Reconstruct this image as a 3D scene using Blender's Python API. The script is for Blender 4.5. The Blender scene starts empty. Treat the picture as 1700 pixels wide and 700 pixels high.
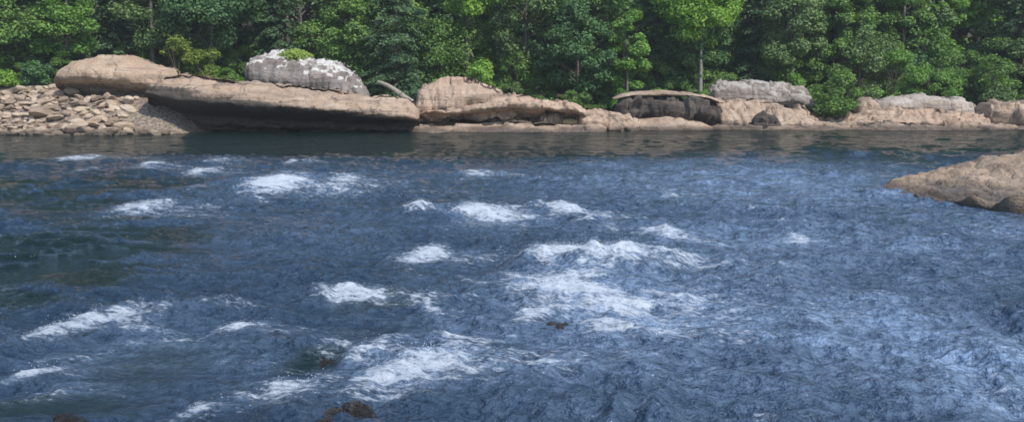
import bpy, math, random
import numpy as np
from mathutils import Vector, noise as mn

random.seed(7)
RNG = np.random.default_rng(11)
SC = bpy.context.scene
COL = SC.collection

# ------------------------------------------------------------------ camera numbers
F = 1472.0            # focal length in photo pixels (photo 1700 x 700)
CAMZ = 3.0
TH = math.atan(209 / F)
CT, ST = math.cos(TH), math.sin(TH)


def pt(u, v, Y):
    a = (u - 850) / F
    b = (350 - v) / F
    d = (a, CT + b * ST, -ST + b * CT)
    k = Y / d[1]
    return Vector((d[0] * k, Y, CAMZ + d[2] * k))


def onwater(u, v, z=0.0):
    a = (u - 850) / F
    b = (350 - v) / F
    d = (a, CT + b * ST, -ST + b * CT)
    k = (z - CAMZ) / d[2]
    return Vector((d[0] * k, d[1] * k, z))


# ------------------------------------------------------------------ tags
def tag(o, label=None, cat=None, group=None, kind=None):
    if label: o['label'] = label
    if cat: o['category'] = cat
    if group: o['group'] = group
    if kind: o['kind'] = kind
    return o


def empty(name, loc):
    o = bpy.data.objects.new(name, None)
    o.empty_display_size = 0.3
    COL.objects.link(o)
    o.location = loc
    return o


def link_mesh(name, me, mat, parent=None):
    o = bpy.data.objects.new(name, me)
    if mat: me.materials.append(mat)
    COL.objects.link(o)
    if parent: o.parent = parent
    return o


def np_mesh(name, verts, faces, smooth=True):
    """verts (N,3), faces (M,k) with k constant"""
    me = bpy.data.meshes.new(name)
    verts = np.asarray(verts, dtype=np.float32)
    faces = np.asarray(faces, dtype=np.int32)
    k = faces.shape[1]
    me.vertices.add(len(verts)); me.vertices.foreach_set('co', verts.ravel())
    me.loops.add(faces.size); me.loops.foreach_set('vertex_index', faces.ravel())
    me.polygons.add(len(faces))
    me.polygons.foreach_set('loop_start', np.arange(0, faces.size, k, dtype=np.int32))
    me.polygons.foreach_set('loop_total', np.full(len(faces), k, dtype=np.int32))
    me.polygons.foreach_set('use_smooth', np.full(len(faces), smooth, dtype=bool))
    me.update(calc_edges=True)
    me.validate()
    return me


# ------------------------------------------------------------------ numpy noise
def perlin(x, y, seed=0):
    xi = np.floor(x).astype(np.int64); yi = np.floor(y).astype(np.int64)
    xf = x - xi; yf = y - yi

    def grad(ix, iy):
        h = (ix * 374761393 + iy * 668265263 + seed * 1442695041) & 0x7fffffff
        h = ((h ^ (h >> 13)) * 1274126177) & 0x7fffffff
        h = h ^ (h >> 16)
        a = (h & 0xffff) / 65536.0 * 2 * np.pi
        return np.cos(a), np.sin(a)

    u = xf * xf * xf * (xf * (xf * 6 - 15) + 10)
    w = yf * yf * yf * (yf * (yf * 6 - 15) + 10)
    r = []
    for dx, dy in ((0, 0), (1, 0), (0, 1), (1, 1)):
        gx, gy = grad(xi + dx, yi + dy)
        r.append(gx * (xf - dx) + gy * (yf - dy))
    return ((r[0] * (1 - u) + r[1] * u) * (1 - w) + (r[2] * (1 - u) + r[3] * u) * w) * 1.5


def fbm(x, y, seed=0, oct=4):
    s = 0; a = 1; t = 0
    for i in range(oct):
        s = s + a * perlin(x * 2 ** i, y * 2 ** i, seed + i * 17); t += a; a *= .5
    return s / t


def sstep(a, b, x):
    t = np.clip((x - a) / (b - a), 0, 1)
    return t * t * (3 - 2 * t)


# ------------------------------------------------------------------ materials
class NT:
    def __init__(self, name):
        self.m = bpy.data.materials.new(name)
        self.m.use_nodes = True
        self.t = self.m.node_tree
        self.t.nodes.clear()
        self.out = self.n('ShaderNodeOutputMaterial')

    def n(self, typ, **kw):
        nd = self.t.nodes.new(typ)
        for k, v in kw.items(): setattr(nd, k, v)
        return nd

    def l(self, a, b): self.t.links.new(a, b)

    def val(self, sock, v):
        if hasattr(v, 'is_output') or isinstance(v, bpy.types.NodeSocket): self.l(v, sock)
        else: sock.default_value = v

    def math(self, op, a, b=None, c=None, clamp=False):
        nd = self.n('ShaderNodeMath', operation=op, use_clamp=clamp)
        self.val(nd.inputs[0], a)
        if b is not None: self.val(nd.inputs[1], b)
        if c is not None: self.val(nd.inputs[2], c)
        return nd.outputs[0]

    def noise(self, vec, scale, detail=4, rough=.55, dist=0.0):
        nd = self.n('ShaderNodeTexNoise')
        self.l(vec, nd.inputs['Vector'])
        nd.inputs['Scale'].default_value = scale
        nd.inputs['Detail'].default_value = detail
        nd.inputs['Roughness'].default_value = rough
        nd.inputs['Distortion'].default_value = dist
        return nd.outputs[0]

    def mapr(self, v, a, b, c=0.0, d=1.0):
        nd = self.n('ShaderNodeMapRange', interpolation_type='SMOOTHSTEP')
        self.val(nd.inputs[0], v)
        for i, q in enumerate((a, b, c, d)): nd.inputs[i + 1].default_value = q
        return nd.outputs[0]

    def mix(self, fac, a, b, blend='MIX'):
        nd = self.n('ShaderNodeMix', data_type='RGBA', blend_type=blend)
        self.val(nd.inputs[0], fac)
        self.val(nd.inputs[6], a); self.val(nd.inputs[7], b)
        return nd.outputs[2]

    def scalevec(self, vec, s):
        nd = self.n('ShaderNodeMapping')
        self.l(vec, nd.inputs['Vector'])
        nd.inputs['Scale'].default_value = s
        return nd.outputs[0]


def C(r, g, b): return (r, g, b, 1.0)


def rock_material(name, base, light, dark, stain_amt=.5, wet=True, pale_top=0.0, shade_stain=None):
    q = NT(name)
    geo = q.n('ShaderNodeNewGeometry')
    pos = geo.outputs['Position']
    n1 = q.noise(pos, .55, 5, .6)
    n2 = q.noise(pos, 3.2, 6, .65)
    strata = q.noise(q.scalevec(pos, (.22, .22, 2.4)), 1.0, 5, .6, .4)
    n3 = q.noise(pos, 11.0, 4, .7)
    c = q.mix(q.mapr(n1, .35, .68), C(*base), C(*light))
    c = q.mix(q.math('MULTIPLY', q.mapr(strata, .5, .68), .55), c, C(*dark))
    c = q.mix(q.math('MULTIPLY', q.mapr(n2, .56, .72), stain_amt), c, C(*dark))
    crk = q.n('ShaderNodeTexVoronoi', feature='DISTANCE_TO_EDGE'); q.l(q.scalevec(pos, (.55, .4, 1.1)), crk.inputs['Vector']); crk.inputs['Scale'].default_value = .9
    cm_ = q.math('MULTIPLY', q.mapr(q.math('ADD', crk.outputs['Distance'], q.math('MULTIPLY', n2, .16)), .07, .12, 1.0, 0.0), q.mapr(n1, .42, .6))
    c = q.mix(q.math('MULTIPLY', cm_, .7), c, C(dark[0] * .6, dark[1] * .6, dark[2] * .6))
    c = q.mix(q.math('MULTIPLY', q.mapr(n3, .55, .75), .4), c, C(light[0] * 1.25, light[1] * 1.25, light[2] * 1.22))
    if pale_top > 0:  # pale blotches, more of them on upward faces
        ln = q.noise(pos, 1.4, 6, .7)
        sep = q.n('ShaderNodeSeparateXYZ'); q.l(geo.outputs['Normal'], sep.inputs[0])
        up = q.mapr(sep.outputs[2], .35, .85)
        lm = q.math('MULTIPLY', q.mapr(q.math('ADD', ln, q.math('MULTIPLY', up, .26)), .66, .76), pale_top)
        c = q.mix(lm, c, C(.62, .595, .55))
    if shade_stain:                                          # undercut shade and dark stains put into the colour: (x0, height at x0, x1, height at x1, strength)
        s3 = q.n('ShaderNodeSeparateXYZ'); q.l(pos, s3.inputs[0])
        x0, h0, x1, h1, amt = shade_stain
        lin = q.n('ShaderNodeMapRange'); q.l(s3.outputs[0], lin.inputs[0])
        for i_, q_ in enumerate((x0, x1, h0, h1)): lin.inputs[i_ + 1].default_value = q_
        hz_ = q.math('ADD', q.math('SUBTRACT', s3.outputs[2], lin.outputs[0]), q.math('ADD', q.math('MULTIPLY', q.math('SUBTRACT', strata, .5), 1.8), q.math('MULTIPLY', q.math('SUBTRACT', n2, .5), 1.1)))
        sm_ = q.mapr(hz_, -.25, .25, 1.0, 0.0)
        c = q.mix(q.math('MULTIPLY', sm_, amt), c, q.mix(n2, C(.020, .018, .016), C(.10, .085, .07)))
    rough = .85
    if wet:                                            # waterline stain: dark wet band just above the river
        sep2 = q.n('ShaderNodeSeparateXYZ'); q.l(pos, sep2.inputs[0])
        zz = q.math('ADD', sep2.outputs[2], q.math('MULTIPLY', q.math('SUBTRACT', n1, .5), -.9))
        w = q.mapr(zz, .10, .42, 1.0, 0.0)
        c = q.mix(q.math('MULTIPLY', w, .8), c, C(dark[0] * .55, dark[1] * .55, dark[2] * .55))
        rr = q.mapr(w, 0, 1, .5 if name.startswith('wet') else .85, .18 if name.startswith('wet') else .35)
        rough = rr
    b = q.n('ShaderNodeBsdfPrincipled')
    q.l(c, b.inputs['Base Color'])
    q.val(b.inputs['Roughness'], rough)
    b.inputs['Specular IOR Level'].default_value = .6 if name.startswith('wet') else .25
    bump = q.n('ShaderNodeBump'); bump.inputs['Strength'].default_value = .9; bump.inputs['Distance'].default_value = .34
    h = q.math('ADD', q.math('MULTIPLY', n2, .7), q.math('ADD', q.math('MULTIPLY', n3, .3), strata))
    q.l(h, bump.inputs['Height']); q.l(bump.outputs[0], b.inputs['Normal'])
    q.l(b.outputs[0], q.out.inputs[0])
    return q.m


def leaf_material(name, base, alt, trans=.3):
    q = NT(name)
    geo = q.n('ShaderNodeNewGeometry')
    r = geo.outputs['Random Per Island']
    n = q.noise(geo.outputs['Position'], .45, 3, .6)
    k = q.math('ADD', q.math('MULTIPLY', r, .55), q.math('MULTIPLY', q.mapr(n, .35, .65), .45))
    c = q.mix(k, C(*base), C(*alt))
    b = q.n('ShaderNodeBsdfPrincipled')
    q.l(c, b.inputs['Base Color']); b.inputs['Roughness'].default_value = .55
    b.inputs['Specular IOR Level'].default_value = .3
    t = q.n('ShaderNodeBsdfTranslucent')
    q.l(q.mix(1.0, c, C(1.0, 1.15, .55), 'MULTIPLY'), t.inputs['Color'])
    m = q.n('ShaderNodeMixShader'); m.inputs[0].default_value = trans
    q.l(b.outputs[0], m.inputs[1]); q.l(t.outputs[0], m.inputs[2])
    q.l(m.outputs[0], q.out.inputs[0])
    return q.m


def bark_material(name, a, bcol):
    q = NT(name)
    geo = q.n('ShaderNodeNewGeometry')
    n = q.noise(q.scalevec(geo.outputs['Position'], (6, 6, 1.2)), 1.5, 5, .65)
    c = q.mix(q.mapr(n, .35, .65), C(*a), C(*bcol))
    b = q.n('ShaderNodeBsdfPrincipled'); q.l(c, b.inputs['Base Color']); b.inputs['Roughness'].default_value = .9
    bump = q.n('ShaderNodeBump'); bump.inputs['Distance'].default_value = .04
    q.l(n, bump.inputs['Height']); q.l(bump.outputs[0], b.inputs['Normal'])
    q.l(b.outputs[0], q.out.inputs[0])
    return q.m


M_SLAB = rock_material('shaded_stained_sandstone', (0.418, 0.302, 0.216), (0.534, 0.409, 0.308), (.15, .115, .09), .45, shade_stain=(-22.5, 3.0, -6.5, .85, .95))
M_DOME = rock_material('domed_sandstone', (0.429, 0.308, 0.216), (0.545, 0.414, 0.303), (.17, .13, .10), .35, shade_stain=(-30, 3.1, -22, 2.7, .65))  # dark foot: shade of the undercut put into the colour
M_GREY2 = rock_material('pale_topped_grey_rock', (.27, .22, .185), (.36, .31, .275), (.09, .076, .066), .8, True, .45)
M_TAN = rock_material('tan_sandstone', (0.418, 0.302, 0.216), (0.534, 0.409, 0.308), (.15, .115, .09), .45)
M_PINK = rock_material('pinkish_sandstone', (0.464, 0.329, 0.242), (0.545, 0.416, 0.314), (.16, .115, .09), .45)
M_GREY = rock_material('grey_weathered_rock', (.23, .195, .175), (.33, .29, .265), (.06, .052, .048), .8, True, 1.0)
M_GREYTAN = rock_material('grey_tan_rock', (0.360, 0.292, 0.237), (0.487, 0.414, 0.357), (.12, .10, .09), .6, True, .3)
M_DARK = rock_material('dark_stained_rock', (.085, .07, .06), (.15, .125, .105), (.03, .027, .025), .6)
M_WET = rock_material('wet_river_rock', (.035, .028, .021), (.075, .058, .042), (.012, .011, .010), .6)
M_STONE = [rock_material('pale_stone', (.52, .405, .29), (.62, .51, .39), (.22, .165, .12), .35),
           rock_material('buff_stone', (.46, .345, .245), (.57, .455, .345), (.19, .14, .10), .4),
           rock_material('brown_stone', (.29, .215, .155), (.40, .31, .235), (.13, .10, .075), .5)]
M_FORE = rock_material('brown_granular_rock', (0.330, 0.241, 0.167), (0.450, 0.348, 0.257), (.11, .085, .065), .75)

L_MID = leaf_material('mid_green_leaves', (0.075, 0.160, 0.040), (0.225, 0.352, 0.089))
L_LIGHT = leaf_material('light_green_leaves', (0.116, 0.239, 0.046), (0.262, 0.438, 0.104), .35)
L_LIME = leaf_material('bright_green_leaves', (0.163, 0.304, 0.045), (0.325, 0.502, 0.102), .4)
L_DARK = leaf_material('dark_green_leaves', (0.048, 0.115, 0.045), (0.125, 0.233, 0.087), .22)
L_HEM = leaf_material('hemlock_needles', (0.050, 0.107, 0.050), (0.135, 0.223, 0.102), .18)
L_GREY = leaf_material('grey_green_leaves', (0.086, 0.153, 0.057), (0.214, 0.301, 0.111), .25)
L_OLIVE = leaf_material('olive_leaves', (0.105, 0.160, 0.029), (0.238, 0.300, 0.057), .3)
L_MOSS = leaf_material('moss_tufts', (0.189, 0.275, 0.043), (0.377, 0.464, 0.116), .3)
B_GREY = bark_material('grey_bark', (.06, .055, .048), (.16, .145, .125))
B_PALE = bark_material('pale_bark', (.15, .145, .125), (.30, .285, .25))
B_BROWN = bark_material('brown_bark', (.06, .048, .038), (.14, .11, .085))
B_DRIFT = bark_material('bleached_driftwood', (.22, .18, .145), (.38, .32, .26))


# ------------------------------------------------------------------ ground
def bank_y(x):
    """distance of the far waterline"""
    return 54.0 + 6.5 * sstep(-14, 8, x) + 4.0 * sstep(-21.5, -19.5, x) * sstep(-4.5, -7.5, x) + 1.2 * fbm(x * .08, x * 0 + 3.3, 5, 3)


def terrain(x, y):
    d = y - bank_y(x)
    z = -1.6 + 1.6 * sstep(-6, 0.5, d) + 1.9 * sstep(0.0, 11, d)
    z = z + .06 * np.clip(d - 10, 0, 150) + .20 * np.clip(d - 26, 0, 60)
    lm = sstep(-20, -23, x)                     # cobble bar on the left is higher
    z = z + lm * 1.25 * sstep(.5, 5.5, d) * (1 - .6 * sstep(10, 20, d))
    # near shore under the camera
    z = z + 3.2 * sstep(5.5, 0.5, y)
    z = z + .18 * fbm(x * .35, y * .35, 9, 4) * sstep(-1, 3, d)
    return z


def ground():
    ax = np.concatenate([np.linspace(-900, -75, 22)[:-1], np.linspace(-75, 75, 260), np.linspace(75, 900, 22)[1:]])
    ay = np.concatenate([np.linspace(-300, -5, 12)[:-1], np.linspace(-5, 48, 40)[:-1], np.linspace(48, 110, 160), np.linspace(110, 1200, 25)[1:]])
    X, Y = np.meshgrid(ax, ay)
    Z = terrain(X, Y)
    nx, ny = len(ax), len(ay)
    v = np.stack([X, Y, Z], -1).reshape(-1, 3)
    i = np.arange(nx * ny).reshape(ny, nx)
    f = np.stack([i[:-1, :-1], i[:-1, 1:], i[1:, 1:], i[1:, :-1]], -1).reshape(-1, 4)
    q = NT('forest_floor_and_shore')
    geo = q.n('ShaderNodeNewGeometry'); pos = geo.outputs['Position']
    n1 = q.noise(pos, .8, 6, .65); n2 = q.noise(pos, 5, 5, .7)
    c = q.mix(q.mapr(n1, .35, .65), C(.05, .04, .025), C(.11, .085, .05))
    c = q.mix(q.math('MULTIPLY', q.mapr(n2, .5, .65), .7), c, C(.045, .06, .02))
    sh = q.n('ShaderNodeSeparateXYZ'); q.l(pos, sh.inputs[0])
    shore = q.mapr(q.math('ADD', sh.outputs[1], q.math('MULTIPLY', n1, 3.0)), 61.5, 65.5, 1.0, 0.0)
    sc = q.mix(q.mapr(n2, .4, .62), C(.15, .115, .085), C(.42, .34, .26))
    c = q.mix(shore, c, sc)
    b = q.n('ShaderNodeBsdfPrincipled'); q.l(c, b.inputs['Base Color']); b.inputs['Roughness'].default_value = .95
    bump = q.n('ShaderNodeBump'); bump.inputs['Distance'].default_value = .25
    q.l(n2, bump.inputs['Height']); q.l(bump.outputs[0], b.inputs['Normal'])
    q.l(b.outputs[0], q.out.inputs[0])
    o = link_mesh('ground', np_mesh('ground', v, f), q.m)
    tag(o, 'dark forest floor and stony river bank beneath the trees', 'ground', None, 'structure')


ground()

# ------------------------------------------------------------------ river
# white water: centre u, v, half width, half height, strength, slant (pixels of fall per 100 px to the right)
FOAM = [
    (132, 264, 38, 4, .85, 0), (145, 283, 16, 5, .5, 0), (250, 278, 30, 6, .85, 10), (335, 287, 24, 6, .9, 0),
    (375, 270, 55, 7, .5, 6), (492, 271, 14, 6, .8, 0), (455, 312, 48, 15, 1.25, 12), (530, 320, 70, 8, .8, 0),
    (575, 303, 32, 7, .85, 8), (615, 315, 26, 5, .6, 0), (320, 313, 20, 4, .5, 0), (232, 350, 48, 14, .85, 4),
    (340, 350, 42, 10, .42, 0), (700, 355, 20, 7, .85, 0), (770, 345, 14, 9, .75, 0), (812, 362, 60, 14, 1.05, 4),
    (880, 368, 30, 8, .7, 0), (932, 355, 42, 8, 1.0, 14), (990, 363, 34, 6, .7, 8), (790, 293, 32, 6, .75, 4),
    (1110, 327, 16, 6, .7, -10), (1105, 396, 55, 9, .85, 14), (1175, 405, 36, 6, .55, 0), (1320, 404, 26, 6, .85, 0),
    (703, 431, 40, 13, 1.1, -6), (955, 436, 80, 20, 1.45, 0), (1040, 445, 90, 18, .8, 4), (1120, 430, 70, 14, .35, 0),
    (930, 494, 95, 32, 1.15, 8), (1010, 520, 100, 32, .95, 8), (1120, 515, 100, 32, .62, 6), (880, 538, 36, 16, .85, -20),
    (985, 548, 60, 9, .8, 0), (1050, 562, 90, 10, .95, 2), (1170, 562, 80, 12, .5, 0), (590, 502, 66, 12, 1.0, 6),
    (705, 520, 50, 8, .7, 55), (790, 476, 40, 6, .6, 45), (150, 545, 62, 22, .95, -32), (215, 558, 90, 9, .55, 4),
    (60, 628, 46, 15, .9, -22), (110, 600, 60, 8, .4, -14), (395, 553, 38, 9, .85, -6), (475, 562, 32, 5, .5, 0),
    (690, 632, 105, 38, 1.0, -28), (780, 580, 70, 12, .6, 6), (600, 610, 46, 20, .8, 10), (470, 655, 70, 26, .75, 12),
    (350, 682, 46, 16, .8, -16), (600, 665, 60, 14, .8, -6), (1640, 390, 70, 18, .36, 0), (1670, 590, 70, 30, .34, 10),
    (1650, 655, 80, 34, .36, 0), (1210, 505, 130, 50, .30, 0), (1320, 545, 120, 30, .25, 0), (540, 605, 26, 18, .6, 30),
    (1010, 385, 26, 9, .45, 0), (700, 470, 40, 8, .3, 0), (740, 650, 120, 20, .5, -10), (430, 610, 50, 8, .4, 0),
    (1460, 500, 60, 8, .28, 0), (1010, 600, 120, 12, .22, 0), (930, 655, 40, 10, .3, 0), (520, 650, 60, 22, .7, -10), (410, 665, 60, 16, .62, -12), (260, 575, 70, 12, .5, 0), (560, 585, 40, 12, .6, 20), (640, 585, 60, 12, .6, -20), (760, 660, 90, 14, .45, 0), (90, 655, 70, 12, .5, -10), (860, 470, 40, 10, .6, 30), (1230, 460, 60, 8, .4, 0), (1400, 590, 50, 8, .4, 0), (1260, 375, 40, 5, .45, 0),
]
CALM = [  # u, v, half width, half height, amount
    (60, 320, 260, 34, 1.0), (60, 425, 240, 66, 1.15), (30, 480, 170, 36, 1.0), (80, 680, 200, 40, .5), (520, 610, 70, 40, .6), (900, 245, 500, 22, .7), (640, 520, 130, 50, .45),
    (250, 610, 160, 60, .4), (350, 240, 420, 18, .55), (1350, 250, 300, 26, .5), (900, 640, 180, 50, .2),
]


AIR_SKY = [(1180, 600, 500, 170, .68), (1320, 325, 460, 60, .85), (1350, 420, 400, 70, .7), (950, 330, 260, 50, .2), (1050, 510, 260, 90, .55), (1450, 330, 300, 50, .6), (1500, 440, 380, 90, .6), (1600, 620, 360, 140, 1.0), (1620, 380, 160, 50, .6), (1350, 480, 260, 60, .5), (1150, 300, 260, 22, .3),  # pale blue areas: sky reflection put into the water colour, plus bubbles
       (720, 620, 180, 60, .5), (860, 370, 250, 40, .3), (480, 310, 200, 30, .3), (1250, 660, 300, 60, .3), (520, 400, 300, 60, .25), (300, 600, 300, 80, .25), (700, 300, 300, 30, .25), (1000, 500, 180, 60, .8)]


def river():
    vv = np.concatenate([np.linspace(203, 232, 60)[:-1], np.linspace(232, 770, 640), np.linspace(770, 1500, 60)[1:]])
    H = (vv - 141) / F
    # rows: distance on the water plane for image row (horizon at 141)
    yr = np.array([onwater(850, v)[1] for v in vv])
    yr = np.concatenate([yr, [3.2]]) if yr[-1] > 3.2 else yr
    ta = np.concatenate([np.linspace(-6, -.82, 40)[:-1], np.linspace(-.82, .82, 1150), np.linspace(.82, 6, 40)[1:]])
    Y = np.repeat(yr[:, None], len(ta), 1)
    X = ta[None, :] * Y
    dy = np.abs(np.gradient(yr))[:, None] * np.ones_like(X)
    fl = np.array([.95, -.31])
    A = X * fl[0] + Y * fl[1]
    Cc = -X * fl[1] + Y * fl[0]
    # foam field
    foam = np.zeros_like(X); hump = np.zeros_like(X)
    wob = fbm(A * .5, Cc * 1.1, 31, 4)
    wob2 = fbm(A * 1.6, Cc * 3.0, 37, 4)
    trails = [(u + hw * 1.3, v + hh * .25 + sl * hw * .006, hw * 1.9, hh * .85, s * .52, sl * .5) for (u, v, hw, hh, s, sl) in FOAM if s > .6]
    for (u, v, hw, hh, s, sl) in FOAM + trails:
        c = onwater(u, v)
        wx = hw * c.y / F * 1.05
        wy = max(hh * c.y * c.y / (F * CAMZ), .06)
        # slant of the streak on the water
        kx = -(sl / 100.0) * (c.y / CAMZ)
        dx = X - c.x + .35 * wx * wob
        dyy = Y - c.y - kx * dx * 1.0 + .5 * wy * wob2
        ax = np.where(dx < 0, -dx / (wx * .95), dx / (wx * 1.15))
        ay = np.abs(dyy) / wy
        r2 = ax ** 2.4 + ay ** 2.0
        g = np.exp(-r2 * .85)
        foam = np.maximum(foam, s * g)
        hgt = min(.02 + .075 * s, .11) * min(1.0, wx / .6)
        r2b = (dx / (wx * 1.25)) ** 2 + (dyy / (wy * 1.35)) ** 2
        hump = np.maximum(hump, hgt * np.exp(-r2b))
    calm = np.zeros_like(X)
    for (u, v, hw, hh, a) in CALM:
        c = onwater(u, v); t = onwater(u, v - hh); b_ = onwater(u, v + hh)
        wx = hw * c.y / F; wy = (t.y - b_.y) / 2
        calm = np.maximum(calm, a * np.exp(-((X - c.x) / wx) ** 2 - ((Y - c.y) / wy) ** 2))
    calm = np.clip(calm * 1.1, 0, 1) * (1 - .95 * sstep(-.12, .30, fbm(X * .35, Y * 1.15, 19, 4)))
    calm = np.maximum(calm, (.80 - .30 * np.clip(fbm(X * .05, Y * .7, 29, 3) + .25 * sstep(8, 20, X), 0, 1)) * sstep(31, 42, Y + 6 * fbm(X * .06, Y * .25, 23, 4) - 5.0 * sstep(6, 16, X) ))
    k = (1 - calm) * np.clip(.62 + 1.5 * fbm(A * .22, Cc * .5, 3, 4), .16, 1.25)
    k = np.clip(k * 1.35, .03, 1.7)
    Z = np.zeros_like(X)
    for L, sl_, sd, el in ((4.2, .022, 1, 1.6), (2.1, .040, 2, 1.7), (1.05, .085, 3, 1.6), (.55, .115, 4, 1.5), (.28, .125, 5, 1.4), (.14, .10, 6, 1.3)):
        att = np.clip((L / dy - 1.2) / 2.0, 0, 1)
        n = perlin(A / L / 1.0, Cc / L * (1 / el) , sd * 7)     # crests lie across the flow
        n2 = perlin(A / L * .8 + 9.7, Cc / L * 1.3, sd * 7 + 3)
        rid = (1 - 2 * np.abs(n)) * .55 + n2 * .55
        Z += k * att * L * sl_ * rid
    fm = np.clip(foam, 0, 1)
    lump = fbm(A * 2.6, Cc * 3.4, 61, 5)
    crest = Z.copy()
    Z += hump * (1 + .6 * lump) + .03 * fm * lump
    Z += -.06 * sstep(.12, .5, np.abs(wob)) * (1 - fm) * (1 - calm)
    cs = crest / (np.abs(crest).max(axis=1, keepdims=True) + 1e-6)
    foam = foam + .30 * sstep(.35, .9, cs) * (1 - calm) * sstep(47, 38, Y) * sstep(-.2, .4, fbm(A * .3, Cc * .5, 91, 3) + .15 * X / Y)
    air_sky = np.zeros_like(X)
    for (u, v, hw, hh, a_) in AIR_SKY:
        c = onwater(u, v); t = onwater(u, v - hh); b_ = onwater(u, v + hh)
        air_sky = np.maximum(air_sky, a_ * np.exp(-((X - c.x) / (hw * c.y / F)) ** 2 - ((Y - (t.y + b_.y) / 2) / ((t.y - b_.y) / 2)) ** 2))
    air_sky = air_sky * (.75 + .6 * fbm(A * .8, Cc * 1.6, 55, 5)) + .35 * np.clip(foam, 0, 1)
    foam = foam + .30 * np.clip(fbm(A * .9, Cc * 2.2, 77, 5) + .05, -1, 1) * (1 - calm)
    # flying droplets and froth over the breaking crests
    rg = np.random.default_rng(5)
    cellw = np.gradient(X, axis=1) * dy
    wgt = np.where((foam > .62) & (Y > 6), (foam - .55) * np.abs(cellw), 0).ravel()
    wgt = wgt * np.clip(fbm(A * 1.5, Cc * 2.0, 88, 4) + .25, 0, 1).ravel()
    nd = 16000
    pk = rg.choice(wgt.size, nd, p=wgt / wgt.sum())
    rad = rg.uniform(.0018, .0055, nd)
    P0 = np.stack([X.ravel()[pk], Y.ravel()[pk], Z.ravel()[pk]], 1) + rg.normal(size=(nd, 3)) * np.array([.07, .14, 0])
    P0[:, 2] += rg.exponential(.022, nd) + .004
    oc = np.array([(1, 0, 0), (-1, 0, 0), (0, 1, 0), (0, -1, 0), (0, 0, 1), (0, 0, -1)], float)
    of = np.array([(0, 2, 4), (2, 1, 4), (1, 3, 4), (3, 0, 4), (2, 0, 5), (1, 2, 5), (3, 1, 5), (0, 3, 5)])
    SV = (P0[:, None, :] + oc[None] * rad[:, None, None] * np.array([1.3, 1, .8])).reshape(-1, 3)
    SF = (np.arange(nd)[:, None, None] * 6 + of[None]).reshape(-1, 3)
    qs = NT('white_spray')
    bs = qs.n('ShaderNodeBsdfPrincipled'); bs.inputs['Base Color'].default_value = C(.74, .79, .85); bs.inputs['Roughness'].default_value = .4
    qs.l(bs.outputs[0], qs.out.inputs[0])
    tag(link_mesh('spray', np_mesh('spray', SV, SF), qs.m), 'white spray droplets thrown up over the breaking rapids', 'spray', None, 'stuff')

    ny, nx = X.shape
    v = np.stack([X, Y, Z], -1).reshape(-1, 3)
    i = np.arange(nx * ny).reshape(ny, nx)
    f = np.stack([i[:-1, :-1], i[1:, :-1], i[1:, 1:], i[:-1, 1:]], -1).reshape(-1, 4)
    me = np_mesh('water', v, f)
    at = me.attributes.new('foam', 'FLOAT', 'POINT')
    at.data.foreach_set('value', foam.ravel().astype(np.float32))
    ac = me.attributes.new('calm', 'FLOAT', 'POINT')
    ac.data.foreach_set('value', calm.ravel().astype(np.float32))

    aa_ = me.attributes.new('air_sky_tint', 'FLOAT', 'POINT')
    aa_.data.foreach_set('value', np.clip(air_sky, 0, 1).ravel().astype(np.float32))
    q = NT('river_water')
    geo = q.n('ShaderNodeNewGeometry'); pos = geo.outputs['Position']
    fa = q.n('ShaderNodeAttribute', attribute_name='foam').outputs['Fac']
    ca = q.n('ShaderNodeAttribute', attribute_name='calm').outputs['Fac']
    rot = q.n('ShaderNodeMapping'); q.l(pos, rot.inputs['Vector'])
    rot.inputs['Rotation'].default_value = (0, 0, math.radians(18))
    rp = rot.outputs[0]
    st = q.scalevec(rp, (1.0, 2.6, 1.0))
    nb = q.noise(st, 2.1, 6, .72, .2)
    nf = q.noise(q.scalevec(rp, (1.0, 2.0, 1.0)), 9.0, 6, .75, .12)
    m = q.math('ADD', fa, q.math('ADD', q.math('MULTIPLY', q.math('SUBTRACT', nb, .5), 2.1), q.math('MULTIPLY', q.math('SUBTRACT', nf, .5), 2.2)))
    mask = q.mapr(m, .43, 1.14)
    nw = q.noise(q.scalevec(rp, (1.0, 1.25, 1.0)), 4.5, 5, .65)
    nw2 = q.noise(q.scalevec(rp, (1.0, 1.4, 1.0)), 1.6, 3, .6)
    bump = q.n('ShaderNodeBump')
    q.l(q.mapr(ca, 0, 1, 1.0, .5), bump.inputs['Strength'])
    bump.inputs['Distance'].default_value = .30
    q.l(q.math('ADD', nw, q.math('MULTIPLY', nw2, 1.2)), bump.inputs['Height'])
    w = q.n('ShaderNodeBsdfPrincipled')
    air_sky_fac = q.n('ShaderNodeAttribute', attribute_name='air_sky_tint').outputs['Fac']
    air_sky_mix = q.math('MULTIPLY', air_sky_fac, q.mapr(q.math('ADD', nw, nf), .72, 1.28, .25, 1.25))
    body = q.mix(q.mapr(ca, .12, .55), C(.015, .037, .070), C(.004, .015, .012))
    q.l(q.mix(q.math('MULTIPLY', air_sky_mix, q.mapr(ca, .2, .8, 1.0, .1)), body, C(.28, .40, .59)), w.inputs['Base Color'])
    w.inputs['Roughness'].default_value = .07
    w.inputs['IOR'].default_value = 1.333
    q.l(bump.outputs[0], w.inputs['Normal'])
    fo = q.n('ShaderNodeBsdfPrincipled')
    fo.inputs['Base Color'].default_value = C(.66, .72, .79); fo.inputs['Roughness'].default_value = .6
    fb = q.n('ShaderNodeBump'); fb.inputs['Distance'].default_value = .10; fb.inputs['Strength'].default_value = .8
    q.l(q.math('ADD', nf, nb), fb.inputs['Height']); q.l(fb.outputs[0], fo.inputs['Normal'])
    ms = q.n('ShaderNodeMixShader'); q.l(q.math('MULTIPLY', mask, .84), ms.inputs[0])
    q.l(w.outputs[0], ms.inputs[1]); q.l(fo.outputs[0], ms.inputs[2])
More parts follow.
